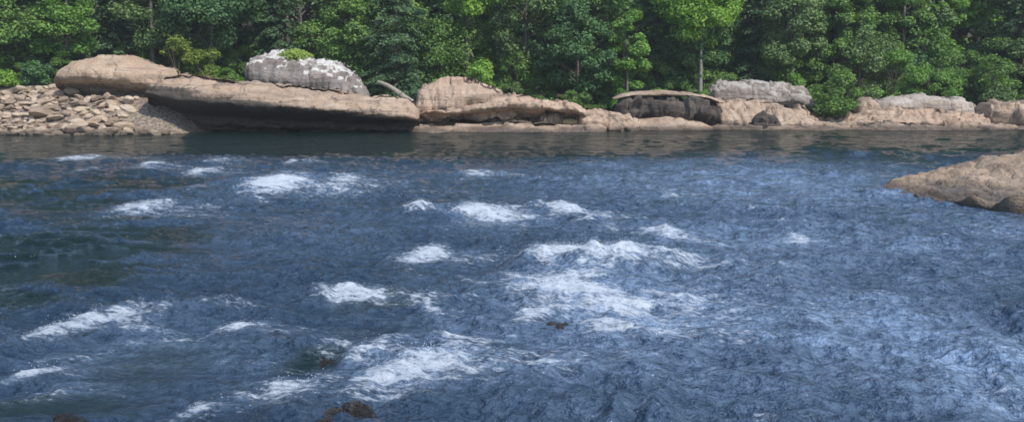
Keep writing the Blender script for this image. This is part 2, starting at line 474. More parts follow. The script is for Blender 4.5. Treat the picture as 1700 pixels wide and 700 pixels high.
    q.l(ms.outputs[0], q.out.inputs[0])
    o = link_mesh('water', me, q.m)
    tag(o, 'blue choppy river water with white foaming rapids', 'river', None, 'structure')


river()


# ------------------------------------------------------------------ rocks
def interp(lst, u):
    xs = [p[0] for p in lst]; ys = [p[1] for p in lst]
    return float(np.interp(u, xs, ys))


def loft_rock(name, top, bot, Y, depth, mat, label, cat='boulder', nx=90, nt=44, p=.55, under=0.0, lean=.25,
              rough=.10, crack=.10, layer=.10, embed=.5, seed=0, group=None, slope_up=0.0, cell=1.2, end=.35, lip=.35):
    """A solid boulder: cross sections of real depth along its length, with ledges, cracks and lumps."""
    u0, u1 = max(top[0][0], bot[0][0]), min(top[-1][0], bot[-1][0])
    rng = random.Random(seed)
    off = Vector((rng.uniform(-50, 50), rng.uniform(-50, 50), rng.uniform(-50, 50)))
    base = pt((u0 + u1) / 2, interp(bot, (u0 + u1) / 2), Y)
    origin = Vector((base.x, Y + depth / 2, base.z))
    verts = []
    for i in range(nx):
        s = i / (nx - 1)
        u = u0 + (u1 - u0) * s
        e = (1 - abs(2 * s - 1) ** 5)
        e = max(e, 0.0) ** end
        pt_t = pt(u, interp(top, u), Y + depth * .35)
        pt_b = pt(u, interp(bot, u), Y)
        zt, zb = pt_t.z, pt_b.z - embed
        x = pt(u, 150, Y + depth * .2).x
        zc = (zt + zb) / 2; hb = max((zt - zb) / 2, .05)
        a = depth / 2 * (e * .92 + .03)
        yc = Y + depth / 2
        for j in range(nt):
            t = 2 * math.pi * j / nt
            cy, cz = math.cos(t), math.sin(t)
            dyv = -math.copysign(abs(cy) ** p, cy)
            dzv = math.copysign(abs(cz) ** p, cz)
            y = yc + a * dyv; z = zc + hb * dzv
            hfr = (dzv + 1) / 2
            if dyv < 0:
                y += lean * depth * hfr * hfr * e * .5         # front slopes back
                y += under * (1 - sstep(lip - .2, lip + .16, hfr)) * e      # undercut near the foot
            else:
                z -= slope_up * hb * max(dzv, 0)
            verts.append((x, y, z, dyv, dzv, hb))
    nv = []
    for (x, y, z, dyv, dzv, hb) in verts:
        P = Vector((x, y, z))
        q = P + off
        k = min(1.0, hb / .8)
        n = mn.fractal(q * .55, .9, 2.0, 6) * rough * 1.5
        tz = q.z * 1.7 + mn.noise(Vector((q.x * .25, q.y * .25, q.z * .3))) * 1.3
        fz = tz - math.floor(tz)
        lay = (mn.noise(Vector((q.x * .12, q.y * .12, q.z * 2.3))) + 1.1 * (fz if fz < .82 else (1 - fz) * 4.5) - .5) * layer
        d, _ = mn.voronoi(Vector((q.x / cell * .7, q.y / cell, q.z / cell * 1.5)))
        cr = -crack * max(0.0, 1 - (d[1] - d[0]) / .14)
        blk = (mn.cell(Vector((q.x / cell * .7, q.y / cell, q.z / cell * 1.5)) + mn.noise_vector(q * .5) * .4) - .4) * crack * 1.1
        n += mn.fractal(q * 1.9, .8, 2.0, 4) * rough * .55
        disp = (n + lay + cr + blk) * k
        nrm = Vector((0.0, dyv, dzv)).normalized()
        P += nrm * disp
        P.x += mn.noise(q * .8) * rough * .9 * k
        nv.append(P - origin)
    faces = []
    for i in range(nx - 1):
        for j in range(nt):
            j2 = (j + 1) % nt
            faces.append((i * nt + j, i * nt + j2, (i + 1) * nt + j2, (i + 1) * nt + j))
    me = bpy.data.meshes.new(name)
    nvn = len(nv)
    c0 = sum((nv[j] for j in range(nt)), Vector()) / nt
    c1 = sum((nv[(nx - 1) * nt + j] for j in range(nt)), Vector()) / nt
    nv += [c0, c1]
    for j in range(nt):
        j2 = (j + 1) % nt
        faces.append((nvn, j2, j)); faces.append((nvn + 1, (nx - 1) * nt + j, (nx - 1) * nt + j2))
    me.from_pydata([tuple(p_) for p_ in nv], [], faces)
    me.polygons.foreach_set('use_smooth', np.ones(len(faces), dtype=bool))
    me.update()
    o = link_mesh(name, me, mat)
    o.location = origin
    tag(o, label, cat, group)
    return o


WL = 221

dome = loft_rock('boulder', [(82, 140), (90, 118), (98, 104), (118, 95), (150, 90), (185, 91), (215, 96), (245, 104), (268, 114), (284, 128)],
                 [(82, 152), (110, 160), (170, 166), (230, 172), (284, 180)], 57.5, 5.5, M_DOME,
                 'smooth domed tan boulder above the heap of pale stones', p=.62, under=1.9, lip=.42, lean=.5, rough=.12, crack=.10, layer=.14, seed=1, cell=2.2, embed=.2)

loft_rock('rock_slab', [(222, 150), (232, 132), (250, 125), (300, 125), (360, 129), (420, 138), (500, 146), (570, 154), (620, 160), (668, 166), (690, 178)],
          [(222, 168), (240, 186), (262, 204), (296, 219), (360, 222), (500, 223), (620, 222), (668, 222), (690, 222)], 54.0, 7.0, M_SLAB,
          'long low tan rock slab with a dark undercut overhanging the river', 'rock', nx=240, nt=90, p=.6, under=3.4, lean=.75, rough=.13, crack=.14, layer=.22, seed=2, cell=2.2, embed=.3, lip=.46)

wb = loft_rock('boulder', [(398, 128), (404, 100), (415, 86), (440, 79), (470, 80), (500, 92), (530, 95), (560, 102), (582, 118), (596, 138), (607, 156)],
               [(398, 136), (430, 144), (500, 152), (560, 162), (607, 168)], 59.5, 4.5, M_GREY,
               'large whitish grey boulder with dark cracks and green moss on top', p=.6, under=.3, lean=.5, rough=.17, crack=.17, layer=.12, seed=3, cell=.9, embed=.6)

loft_rock('boulder', [(684, 172), (690, 150), (700, 137), (725, 128), (755, 126), (785, 130), (815, 142), (840, 154), (862, 168)],
          [(684, 190), (720, 192), (780, 188), (862, 190)], 58.0, 4.5, M_PINK,
          'pinkish wedge shaped boulder below the bright green shrub', p=.65, under=.6, lean=.7, rough=.15, crack=.22, layer=.16, seed=4, cell=1.3)

loft_rock('rock_ledge', [(690, 186), (700, 176), (740, 178), (800, 172), (850, 158), (890, 162), (930, 166), (960, 172), (978, 184)],
          [(690, 198), (760, 200), (850, 198), (930, 200), (978, 204)], 57.2, 4.2, M_PINK,
          'wide pink tan rock ledge sloping down right to a dark notch', 'rock', nx=160, p=.5, under=2.8, lip=.45, lean=.6, rough=.17, crack=.28, layer=.22, seed=5, cell=1.1, embed=.1)
loft_rock('rock_ledge', [(672, 208), (690, 206), (760, 207), (850, 206), (940, 206), (1000, 207), (1012, 212)],
          [(672, 220), (760, 220), (860, 219), (940, 218), (1012, 217)], 56.4, 4.5, M_TAN,
          'thin flat grey ledge at the waterline under the pink ledge', 'rock', nx=120, p=.5, under=.1, lean=.5, rough=.10, crack=.2, layer=.10, seed=6, embed=.6)
loft_rock('rock', [(960, 196), (968, 184), (990, 180), (1020, 184), (1050, 188), (1066, 200)],
          [(960, 214), (1000, 215), (1066, 216)], 58.4, 3.0, M_PINK,
          'low jumbled pinkish rock between the pink ledge and the dark block', 'rock', nx=60, p=.55, rough=.14, crack=.2, layer=.1, seed=7, cell=.8)

loft_rock('boulder', [(1022, 180), (1034, 164), (1070, 159), (1120, 159), (1165, 162), (1190, 167), (1204, 180)],
          [(1022, 198), (1070, 200), (1130, 202), (1204, 206)], 60.1, 4.2, M_DARK,
          'dark block shaped boulder under a thin pale cap rock', p=.45, under=.5, lean=.1, rough=.18, crack=.3, layer=.12, seed=8, cell=1.2)
loft_rock('cap_rock', [(1020, 164), (1036, 155), (1060, 152), (1100, 150), (1140, 152), (1172, 156), (1192, 163), (1200, 170)],
          [(1020, 166), (1050, 161), (1100, 160), (1150, 162), (1180, 167), (1200, 173)], 60.4, 4.0, M_TAN,
          'thin pale slab of rock capping the dark block shaped boulder', 'rock', p=.6, under=0, lean=.2, rough=.12, crack=.2, layer=.05, seed=9, embed=.0)
loft_rock('rock_slab', [(1050, 206), (1062, 196), (1100, 193), (1140, 195), (1170, 201), (1192, 212)],
          [(1050, 215), (1100, 216), (1192, 217)], 58.9, 3.4, M_TAN,
          'low pale slab at the waterline in front of the dark block', 'rock', p=.6, under=.2, lean=.6, rough=.05, crack=.07, layer=.05, seed=10)

loft_rock('boulder', [(1180, 158), (1190, 140), (1205, 131), (1235, 129), (1270, 134), (1310, 136), (1340, 140), (1352, 150), (1362, 166)],
          [(1180, 172), (1230, 172), (1300, 174), (1362, 178)], 64.0, 4.5, M_GREY2,
          'grey weathered boulder under pale green shrubs right of the dark block', p=.55, under=.2, lean=.5, rough=.13, crack=.2, layer=.12, seed=11, cell=1.1)
loft_rock('rock_slab', [(1180, 190), (1192, 170), (1220, 162), (1260, 164), (1310, 170), (1350, 180), (1390, 190), (1420, 202), (1432, 212)],
          [(1180, 213), (1260, 214), (1340, 214), (1432, 216)], 60.0, 6.0, M_TAN,
          'tan rock slab sloping down to the right below the grey boulder', 'rock', nx=130, p=.6, under=.5, lean=1.0, rough=.16, crack=.3, layer=.2, seed=12, cell=1.0)
loft_rock('rock_ledge', [(1186, 214), (1200, 208), (1300, 206), (1420, 205), (1540, 204), (1640, 204), (1700, 206), (1712, 211)],
          [(1186, 218), (1300, 218), (1500, 217), (1712, 217)], 58.8, 4.0, M_TAN,
          'long thin broken shelf along the right waterline below the tan and pink rocks', 'rock', nx=200, p=.5, under=.3, lean=.5, rough=.14, crack=.32, layer=.14, seed=23, cell=1.3)
loft_rock('boulder', [(1252, 202), (1258, 190), (1272, 185), (1290, 188), (1302, 200)],
          [(1252, 213), (1275, 215), (1302, 215)], 59.6, 1.4, M_DARK,
          'small dark boulder at the foot of the sloping tan slab', nx=40, p=.6, rough=.16, crack=.2, layer=.1, seed=13)
loft_rock('rock', [(1424, 176), (1432, 166), (1446, 162), (1460, 168), (1466, 180)],
          [(1424, 184), (1446, 186), (1466, 188)], 63.5, 2.0, M_TAN,
          'small square tan rock beside the hanging green bush', 'rock', nx=40, p=.5, rough=.1, crack=.1, seed=14)
loft_rock('rock_outcrop', [(1452, 176), (1468, 166), (1500, 158), (1540, 154), (1580, 156), (1610, 162), (1630, 172), (1640, 184)],
          [(1452, 186), (1500, 190), (1580, 192), (1640, 194)], 64.0, 4.5, M_GREYTAN,
          'grey topped flat outcrop behind the tan shore on the far right', 'rock', nx=100, p=.5, under=.5, lean=.4, rough=.12, crack=.14, layer=.10, seed=15, cell=1.2)
loft_rock('rock_ledge', [(1395, 206), (1425, 190), (1460, 182), (1520, 180), (1580, 182), (1630, 182), (1655, 190), (1668, 206)],
          [(1395, 214), (1460, 214), (1560, 214), (1668, 215)], 61.0, 4.5, M_PINK,
          'broad pinkish tan ledge below the grey topped outcrop', 'rock', nx=130, p=.55, under=.3, lean=.8, rough=.16, crack=.28, layer=.2, seed=16, cell=1.0)
loft_rock('boulder', [(1642, 190), (1650, 174), (1680, 170), (1740, 170), (1790, 176), (1800, 190)],
          [(1642, 213), (1700, 214), (1800, 216)], 62.0, 4.5, M_TAN,
          'flat topped grey brown block at the right end of the shore', p=.4, under=.8, lean=.1, rough=.12, crack=.2, layer=.2, seed=17, cell=1.1)
# shore rocks beyond the frame
loft_rock('rock_slab', [(1790, 196), (1830, 176), (1950, 170), (2100, 182), (2150, 205)],
          [(1790, 216), (1950, 217), (2150, 218)], 61.0, 6.0, M_TAN,
          'tan slab on the shore past the right end block', 'rock', p=.55, rough=.14, crack=.18, layer=.15, seed=18)
loft_rock('boulder', [(-420, 200), (-380, 150), (-250, 130), (-120, 140), (-60, 170)],
          [(-420, 222), (-250, 224), (-60, 224)], 56.0, 6.0, M_TAN,
          'tan boulder on the shore past the heap of pale stones', p=.6, rough=.14, crack=.18, layer=.15, seed=19)

# right foreground slab, lying in the river
def fore_slab():
    g0 = onwater(1474, 322)
    NX, NY = 150, 90
    vs = []
    # plan outline: left tip to beyond the frame; front edge, back edge
    front = [(1464, 322), (1500, 331), (1560, 341), (1620, 350), (1680, 358), (1760, 368), (1900, 385), (2100, 400)]
    back = [(1464, 319), (1500, 312), (1540, 301), (1590, 292), (1640, 284), (1700, 278), (1900, 270), (2100, 268)]
    topz = [(1464, .20), (1500, .28), (1560, .38), (1640, .54), (1700, .68), (1900, 1.2), (2100, 1.0)]
    fp = [onwater(*a) for a in front]; bp = [onwater(*a) for a in back]
    us = np.linspace(1464, 2100, NX)
    org = Vector((onwater(1700, 330).x, onwater(1700, 330).y, 0))
    for u in us:
        fx = np.interp(u, [a[0] for a in front], [p_.x for p_ in fp]); fy = np.interp(u, [a[0] for a in front], [p_.y for p_ in fp])
        bx = np.interp(u, [a[0] for a in back], [p_.x for p_ in bp]); by = np.interp(u, [a[0] for a in back], [p_.y for p_ in bp])
        tz = np.interp(u, [a[0] for a in topz], [a[1] for a in topz])
        for j in range(NY):
            t = j / (NY - 1)
            x = fx + (bx - fx) * t; y = fy + (by - fy) * t
            lip = min(1.0, t / .035)
            z = tz * ((.42 + .58 * sstep(.02, .70, t)) * (1 - .25 * sstep(.8, 1, t)))
            q = Vector((x, y, u * .003))
            z += mn.fractal(q * .8, .85, 2.0, 7) * .17 * min(1, tz * 3)
            tq = q.y * 1.1 + q.x * .35 + mn.noise(q * .7) * 1.2; fq = tq - math.floor(tq)
            z += (.16 * (fq if fq < .85 else (1 - fq) * 5.6) - .05) * min(1, tz * 2.5)
            d, _ = mn.voronoi(q * Vector((.9, .55, 1)).x)
            z -= .12 * max(0, 1 - (d[1] - d[0]) / .12) * min(1, tz * 2)
            z += mn.noise(q * 5) * .035 + mn.noise(q * 11) * .02
            if j == 0:
                z = -.4; y += .35; x += .02
            elif j == 1:
                z = min(z, .02) - .02; y += .22
            elif j == NY - 1:
                z = -.4
            vs.append((x - org.x, y - org.y + mn.noise(Vector((x * 1.5, 0, 3))) * .12, z))
    i = np.arange(NX * NY).reshape(NX, NY)
    f = np.stack([i[:-1, :-1], i[1:, :-1], i[1:, 1:], i[:-1, 1:]], -1).reshape(-1, 4)
    o = link_mesh('rock_slab', np_mesh('rock_slab', vs, f), M_FORE)
    o.location = org
    tag(o, 'gently sloping brown rock slab rising from the water on the right', 'rock')


fore_slab()

# wet rocks breaking the surface in the rapids
WETS = [
    ((574, 728), 78, 30, .30, 'dark brown wet rock at the bottom edge below the foam'),
    ((925, 556), 56, 14, .13, 'dark wet rock breaking the surface under the biggest foam patch'),
    ((1000, 468), 40, 10, .10, 'low dark rock awash between the two upper foam patches'),
    ((512, 588), 26, 12, .14, 'small dark wet rock above the brown rock at the bottom'),
    ((548, 612), 34, 14, .12, 'dark jagged wet rock between the broken foam near the bottom'),
    ((470, 585), 34, 8, .08, 'low brown rock barely awash left of the small dark rock'),
    ((860, 425), 26, 8, .10, 'small dark rock awash left of the square foam patch'),
    ((120, 698), 46, 14, .07, 'brown wet rock awash in the lower left corner'),
]


def wet_rock(uv, hw, hh, hgt, label, seed):
    c = onwater(*uv)
    wx = hw * c.y / F; wy = wx * .8
    import bmesh
    bm = bmesh.new()
    bmesh.ops.create_icosphere(bm, subdivisions=5, radius=1.0)
    for v in bm.verts:
        q = v.co + Vector((seed * 3.1, seed * 1.7, 0))
        d = 1 + .20 * mn.fractal(q * 1.6, 1, 2, 5)
        dd, _ = mn.voronoi(q * 1.6); d -= .10 * max(0, 1 - (dd[1] - dd[0]) / .12)
        v.co = v.co * d
        v.co = Vector((v.co.x * wx, v.co.y * wy, v.co.z * (hgt + .25)))
    for f in bm.faces: f.smooth = True
    me = bpy.data.meshes.new('wet_rock'); bm.to_mesh(me); bm.free()
    o = link_mesh('wet_rock', me, M_WET)
    o.location = (c.x, c.y, -.25); o.rotation_euler = (0, 0, .25 * math.sin(seed * 2.3))
    tag(o, label, 'rock', 'wet rocks in the rapids')


for i, (uv, hw, hh, hg, lb) in enumerate(WETS): wet_rock(uv, hw, hh, hg, lb, i + 1)

# ------------------------------------------------------------------ heap of pale stones
def stone_mesh(seed):
    import bmesh
    bm = bmesh.new()
    bmesh.ops.create_icosphere(bm, subdivisions=3, radius=1.0)
    r = random.Random(seed)
    planes = [(Vector((r.gauss(0, 1), r.gauss(0, 1), r.gauss(0, 1))).normalized(), r.uniform(.55, .85)) for _ in range(11)]
    for v in bm.verts:
        p = v.co.copy()
        for n, d in planes:
            k = p.dot(n)
            if k > d: p -= n * (k - d) * .92
        p *= 1 + .08 * mn.noise(p * 2 + Vector((seed, 0, 0)))
        v.co = p
    sx, sy, sz = r.uniform(.85, 1.5), r.uniform(.7, 1.1), r.uniform(.36, .66)
    for v in bm.verts: v.co = Vector((v.co.x * sx, v.co.y * sy, v.co.z * sz))
    for f in bm.faces: f.smooth = False
    me = bpy.data.meshes.new('river_stone'); bm.to_mesh(me); bm.free()
    me.materials.append(M_STONE[seed % 3])
    return me


stones = [stone_mesh(s) for s in range(12)]
rs = random.Random(5)
n_st = 0
placed = []
tries = 0
while n_st < 298 and tries < 20000:
    tries += 1
    u = rs.uniform(-25, 300)
    x = (u - 850) / F * 57
    yw = float(bank_y(np.array(x)))
    d = rs.uniform(-.3, 7.5)
    y = yw + d
    if u > 215 and d > 2.2 - (u - 215) / 60: continue
    if u > 90 and d > 5.2: continue
    t_ = rs.random(); r = rs.uniform(.15, .28) if t_ < .34 else (rs.uniform(.28, .5) if t_ < .80 else rs.uniform(.5, .9))
    if any((x - a) ** 2 + (y - b) ** 2 < (.55 * (r + c)) ** 2 for a, b, c in placed): continue
    placed.append((x, y, r))
    z = float(terrain(np.array(x), np.array(y)))
    o = bpy.data.objects.new('river_stone', stones[rs.randrange(12)])
    COL.objects.link(o)
    o.location = (x, y, z + r * .26); o.scale = (r, r, r)
    o.rotation_euler = (rs.uniform(-.4, .4), rs.uniform(-.4, .4), rs.uniform(0, 6.28))
    tag(o, 'pale buff angular stone in the heap along the left shore', 'stone', 'pale stones heaped on the left shore')
    n_st += 1
# loose stones along the rest of the shore
for k in range(70):
    u = rs.uniform(690, 1660)
    d = rs.uniform(.2, 5.0)
    x = (u - 850) / F * 60; y = float(bank_y(np.array(x))) + d
    r = rs.uniform(.12, .3)
    o = bpy.data.objects.new('river_stone', stones[rs.randrange(12)])
    COL.objects.link(o)
    o.location = (x, y, float(terrain(np.array(x), np.array(y))) + r * .2); o.scale = (r, r, r)
    o.rotation_euler = (rs.uniform(-.4, .4), rs.uniform(-.4, .4), rs.uniform(0, 6.28))
    tag(o, 'small loose stone among the ledges of the far shore', 'stone', 'loose stones along the far shore')


# ------------------------------------------------------------------ vegetation
def tube(path, radii, nseg=8):
    vs, fs = [], []
    for i, (p, r) in enumerate(zip(path, radii)):
        p = Vector(p)
        d = (Vector(path[min(i + 1, len(path) - 1)]) - Vector(path[max(i - 1, 0)])).normalized()
        a = d.orthogonal().normalized(); b = d.cross(a)
        for j in range(nseg):
            t = 2 * math.pi * j / nseg
            vs.append(tuple(p + (a * math.cos(t) + b * math.sin(t)) * r))
    for i in range(len(path) - 1):
        for j in range(nseg):
            j2 = (j + 1) % nseg
            fs.append((i * nseg + j, i * nseg + j2, (i + 1) * nseg + j2, (i + 1) * nseg + j))
    return vs, fs


class Tubes:
    def __init__(self): self.v, self.f = [], []

    def add(self, path, radii, nseg=8):
        vs, fs = tube(path, radii, nseg)
        o = len(self.v)
        self.v += vs; self.f += [tuple(i + o for i in f) for f in fs]

    def mesh(self, name): return np_mesh(name, self.v, self.f)


def leaf_mesh(name, cen, nrm, size, rng, aspect=.62):
    n = len(cen)
    nrm = nrm / (np.linalg.norm(nrm, axis=1, keepdims=True) + 1e-9)
    t = rng.normal(size=(n, 3))
    t -= nrm * np.sum(t * nrm, 1, keepdims=True)
    t /= (np.linalg.norm(t, axis=1, keepdims=True) + 1e-9)
    b = np.cross(nrm, t)
    s = size[:, None]
    v = np.stack([cen - t * s * .5, cen + b * s * aspect * .5 + nrm * s * .08, cen + t * s * .5 - nrm * s * .1, cen - b * s * aspect * .5 + nrm * s * .08], 1).reshape(-1, 3)
    f = np.arange(4 * n).reshape(n, 4)
    return np_mesh(name, v, f, smooth=False)


def rand_sphere(rng, n):
    d = rng.normal(size=(n, 3)); return d / np.linalg.norm(d, axis=1, keepdims=True)


def broad_meshes(h, r, z0, n, leaf, seed, clumps=30, trunk_r=None, narrow=1.0):
    """tapered trunk with limbs and a crown of leaf clumps between z0 and h"""
    rng = np.random.default_rng(seed)
    cz = (z0 + h) / 2; hz = (h - z0) / 2
    tb = Tubes()
    tr = trunk_r or .012 * h + .05
    bend = rng.normal(size=2) * .03 * h
    path = [(bend[0] * (t ** 2), bend[1] * (t ** 2), h * .9 * t - .5 * (t == 0)) for t in np.linspace(0, 1, 7)]
    tb.add(path, [tr * (1 - .85 * t) * (1.35 if i == 0 else 1) for i, t in enumerate(np.linspace(0, 1, 7))], 9)
    d = rand_sphere(rng, clumps)
    rad = rng.uniform(.45, .98, clumps) ** .7
    prof = 1 - .25 * d[:, 2]
    cc = np.stack([d[:, 0] * r * rad * prof, d[:, 1] * r * rad * prof, cz + d[:, 2] * hz * rad], 1)
    rc = rng.uniform(.24, .46, clumps) * r * narrow
    rc = np.clip(rc, .3, 1.9)
    for k in range(clumps):
        if k % 2 == 0:
            zz = max(.25 * h, cc[k, 2] - rng.uniform(.2, .5) * r)
            tt = min(zz / (h * .9), 1)
            p0 = (bend[0] * tt ** 2, bend[1] * tt ** 2, zz)
            mid = tuple((np.array(p0) + cc[k]) / 2 + np.array([0, 0, .12 * r]))
            tb.add([p0, mid, tuple(cc[k])], [tr * .38 * (1 - .6 * tt), tr * .24, tr * .07], 5)
    w = rc ** 2; w = w / w.sum()
    idx = rng.choice(clumps, n, p=w)
    dd = rand_sphere(rng, n)
    rr = rng.uniform(0, 1, n) ** .45
    loc = dd * rr[:, None] * rc[idx][:, None] * np.array([1.05, 1.05, .72])
    cen = cc[idx] + loc
    cen[:, 2] += -.12 * rc[idx] * (dd[:, 0] ** 2 + dd[:, 1] ** 2)
    nr = dd * .7 + np.array([0, 0, .75]) + rng.normal(size=(n, 3)) * .45
    size = rng.uniform(.65, 1.35, n) * leaf
    keep = cen[:, 2] > .05
    return tb.mesh('trunk'), leaf_mesh('crown', cen[keep], nr[keep], size[keep], rng)


def hemlock_meshes(h, r, z0, n, leaf, seed):
    rng = np.random.default_rng(seed)
    tb = Tubes(); tr = .014 * h + .05
    tb.add([(0, 0, -.5), (0, 0, h * .3), (0.02 * h, 0, h * .7), (0, 0, h)], [tr * 1.2, tr, tr * .6, .02], 9)
    lv = np.arange(z0, h * .98, .55)
    br = []
    for z in lv:
        t = (z - z0) / (h - z0)
        R = r * (1 - t) ** .75 * rng.uniform(.8, 1.1) + .15
        a0 = rng.uniform(0, 6.28)
        for k in range(7):
            a = a0 + k * 6.283 / 7 + rng.normal() * .18
            L = R * rng.uniform(.55, 1.15)
            br.append((z + rng.normal() * .15, a, L))
    for (z, a, L) in br[::2]:
        p0 = (0, 0, z); p1 = (math.cos(a) * L * .6, math.sin(a) * L * .6, z + .02 * L); p2 = (math.cos(a) * L, math.sin(a) * L, z - .22 * L)
        tb.add([p0, p1, p2], [.03 + .008 * L, .02, .006], 4)
    br = np.array(br)
    w = br[:, 2] ** 1.4; w /= w.sum()
    idx = rng.choice(len(br), n, p=w)
    s = rng.uniform(.12, 1.05, n) ** .7
    L = br[idx, 2]; a = br[idx, 1]; z = br[idx, 0]
    lat = rng.normal(size=n) * .17 * L * (1.15 - s * .6)
    x = np.cos(a) * L * s - np.sin(a) * lat; y = np.sin(a) * L * s + np.cos(a) * lat
    zz = z - .24 * L * s ** 2 - .25 * np.abs(lat) + rng.normal(size=n) * .06
    cen = np.stack([x, y, zz], 1)
    nr = np.stack([np.cos(a) * .35, np.sin(a) * .35, np.ones(n)], 1) + rng.normal(size=(n, 3)) * .4
    size = rng.uniform(.6, 1.3, n) * leaf
    return tb.mesh('trunk'), leaf_mesh('crown', cen, nr, size, rng, .5)


def ground_z(x, y): return float(terrain(np.array(float(x)), np.array(float(y))))


def plant(name, u, Y, tm, cm, bark, leafm, label, cat, group, stem='trunk', crown='crown', rot=None, x=None):
    x = (u - 850) / F * Y if x is None else x
    r = empty(name, (x, Y, ground_z(x, Y)))
    if rot is not None: r.rotation_euler = (0, 0, rot)
    link_mesh(stem, tm, bark, r); link_mesh(crown, cm, leafm, r)
    tag(r, label, cat, group)
    return r


# front row:  kind, u, Y, height, radius, crown bottom, leaves, leaf size, leaf material, bark, label
FRONT = [
    ('b', -60, 67, 12, 3.6, .6, 5200, .30, L_MID, B_GREY, 'mid green tree past the left end of the front row'),
    ('b', 28, 66, 11, 2.7, .5, 5200, .28, L_MID, B_GREY, 'mid green bushy tree behind the pale stone heap'),
    ('b', 122, 66.5, 12, 2.1, .9, 4600, .27, L_LIGHT, B_GREY, 'light green narrow tree left of and behind the domed boulder'),
    ('h', 205, 70, 15, 2.6, .4, 5200, .30, L_HEM, B_BROWN, 'dark evergreen right behind the domed boulder'),
    ('b', 262, 69, 12, 2.5, 2.6, 4600, .28, L_GREY, B_GREY, 'grey green tree right of the dark evergreen by the domed boulder'),
    ('b', 360, 68, 11, 3.3, 2.6, 6000, .27, L_DARK, B_GREY, 'dark glossy green tree above the olive bushes'),
    ('h', 470, 71, 15, 2.6, .6, 5200, .30, L_HEM, B_BROWN, 'dark evergreen directly behind the whitish grey boulder'),
    ('b', 588, 66.5, 8.6, 1.9, 2.2, 3600, .27, L_MID, B_GREY, 'mid green tree just right of the whitish grey boulder'),
    ('h', 660, 66, 13, 3.7, .1, 8000, .27, L_HEM, B_BROWN, 'broad drooping dark evergreen between the white boulder and the pink wedge'),
    ('b', 775, 69, 13, 2.2, 6.2, 4200, .29, L_LIME, B_GREY, 'bright lime green tree high above the lime shrub'),
    ('b', 872, 69, 12, 2.8, 3.0, 5200, .28, L_GREY, B_GREY, 'dull grey green tree with a bare grey trunk near the lime shrub'),
    ('b', 958, 66.5, 8.2, 2.5, .9, 5600, .26, L_DARK, B_BROWN, 'dark green rounded tree behind the pink ledge'),
    ('b', 1040, 66, 7.8, 1.5, 1.3, 3600, .26, L_LIGHT, B_GREY, 'slender light green tree left of the bright round crowned tree'),
    ('h', 1082, 71, 14, 2.4, .4, 5000, .29, L_HEM, B_BROWN, 'dark evergreen between the slender and the bright round crowned tree'),
    ('b', 1160, 68, 10.8, 3.1, 4.3, 6000, .28, L_LIME, B_PALE, 'bright green round crowned tree with a pale trunk'),
    ('b', 1150, 70, 8, 2.6, .8, 4600, .27, L_DARK, B_GREY, 'dark green understorey tree beneath the bright round crown'),
    ('h', 1250, 72, 15, 2.4, .4, 5000, .30, L_HEM, B_BROWN, 'dark evergreen just right of the bright round crown'),
    ('b', 1310, 69, 10, 2.4, 1.2, 5000, .27, L_GREY, B_GREY, 'grey green leaning tree above the grey weathered boulder'),
    ('b', 1395, 72, 14, 2.1, 1.0, 5200, .28, L_MID, B_GREY, 'tall mid green tree behind the hanging bush'),
    ('h', 1452, 75, 16, 2.0, .4, 4600, .30, L_HEM, B_BROWN, 'narrow dark evergreen behind the small square tan rock'),
    ('b', 1490, 73, 14, 1.7, 1.0, 4600, .27, L_MID, B_GREY, 'tall narrow green tree above the grey topped outcrop'),
    ('b', 1548, 74, 15, 1.6, .8, 4600, .27, L_LIGHT, B_PALE, 'tall narrow lighter green tree with a pale trunk near the outcrop'),
    ('b', 1612, 76, 15, 2.2, .8, 4800, .28, L_GREY, B_GREY, 'tall hazy grey green tree above the right end of the outcrop'),
    ('h', 1678, 72, 15, 2.4, .2, 5200, .30, L_HEM, B_BROWN, 'dark evergreen at the right edge above the flat topped block'),
    ('b', 1780, 72, 13, 3.2, .6, 5000, .30, L_MID, B_GREY, 'mid green tree past the right edge block'),
]
for k, (kd, u, Y, h, r, z0, n, lf, lm, bk, lb) in enumerate(FRONT):
    if kd == 'b':
        tm, cm = broad_meshes(h, r, z0, int(n * 2.9), lf * .9, 100 + k, clumps=int(22 + 3.2 * r * (h - z0) / 3))
        plant('broadleaf_tree', u, Y, tm, cm, bk, lm, lb, 'tree', 'trees along the far bank')
    else:
        tm, cm = hemlock_meshes(h, r, z0, int(n * 2.8), lf * .92, 200 + k)
        plant('evergreen_tree', u, Y, tm, cm, bk, lm, lb, 'tree', 'trees along the far bank')

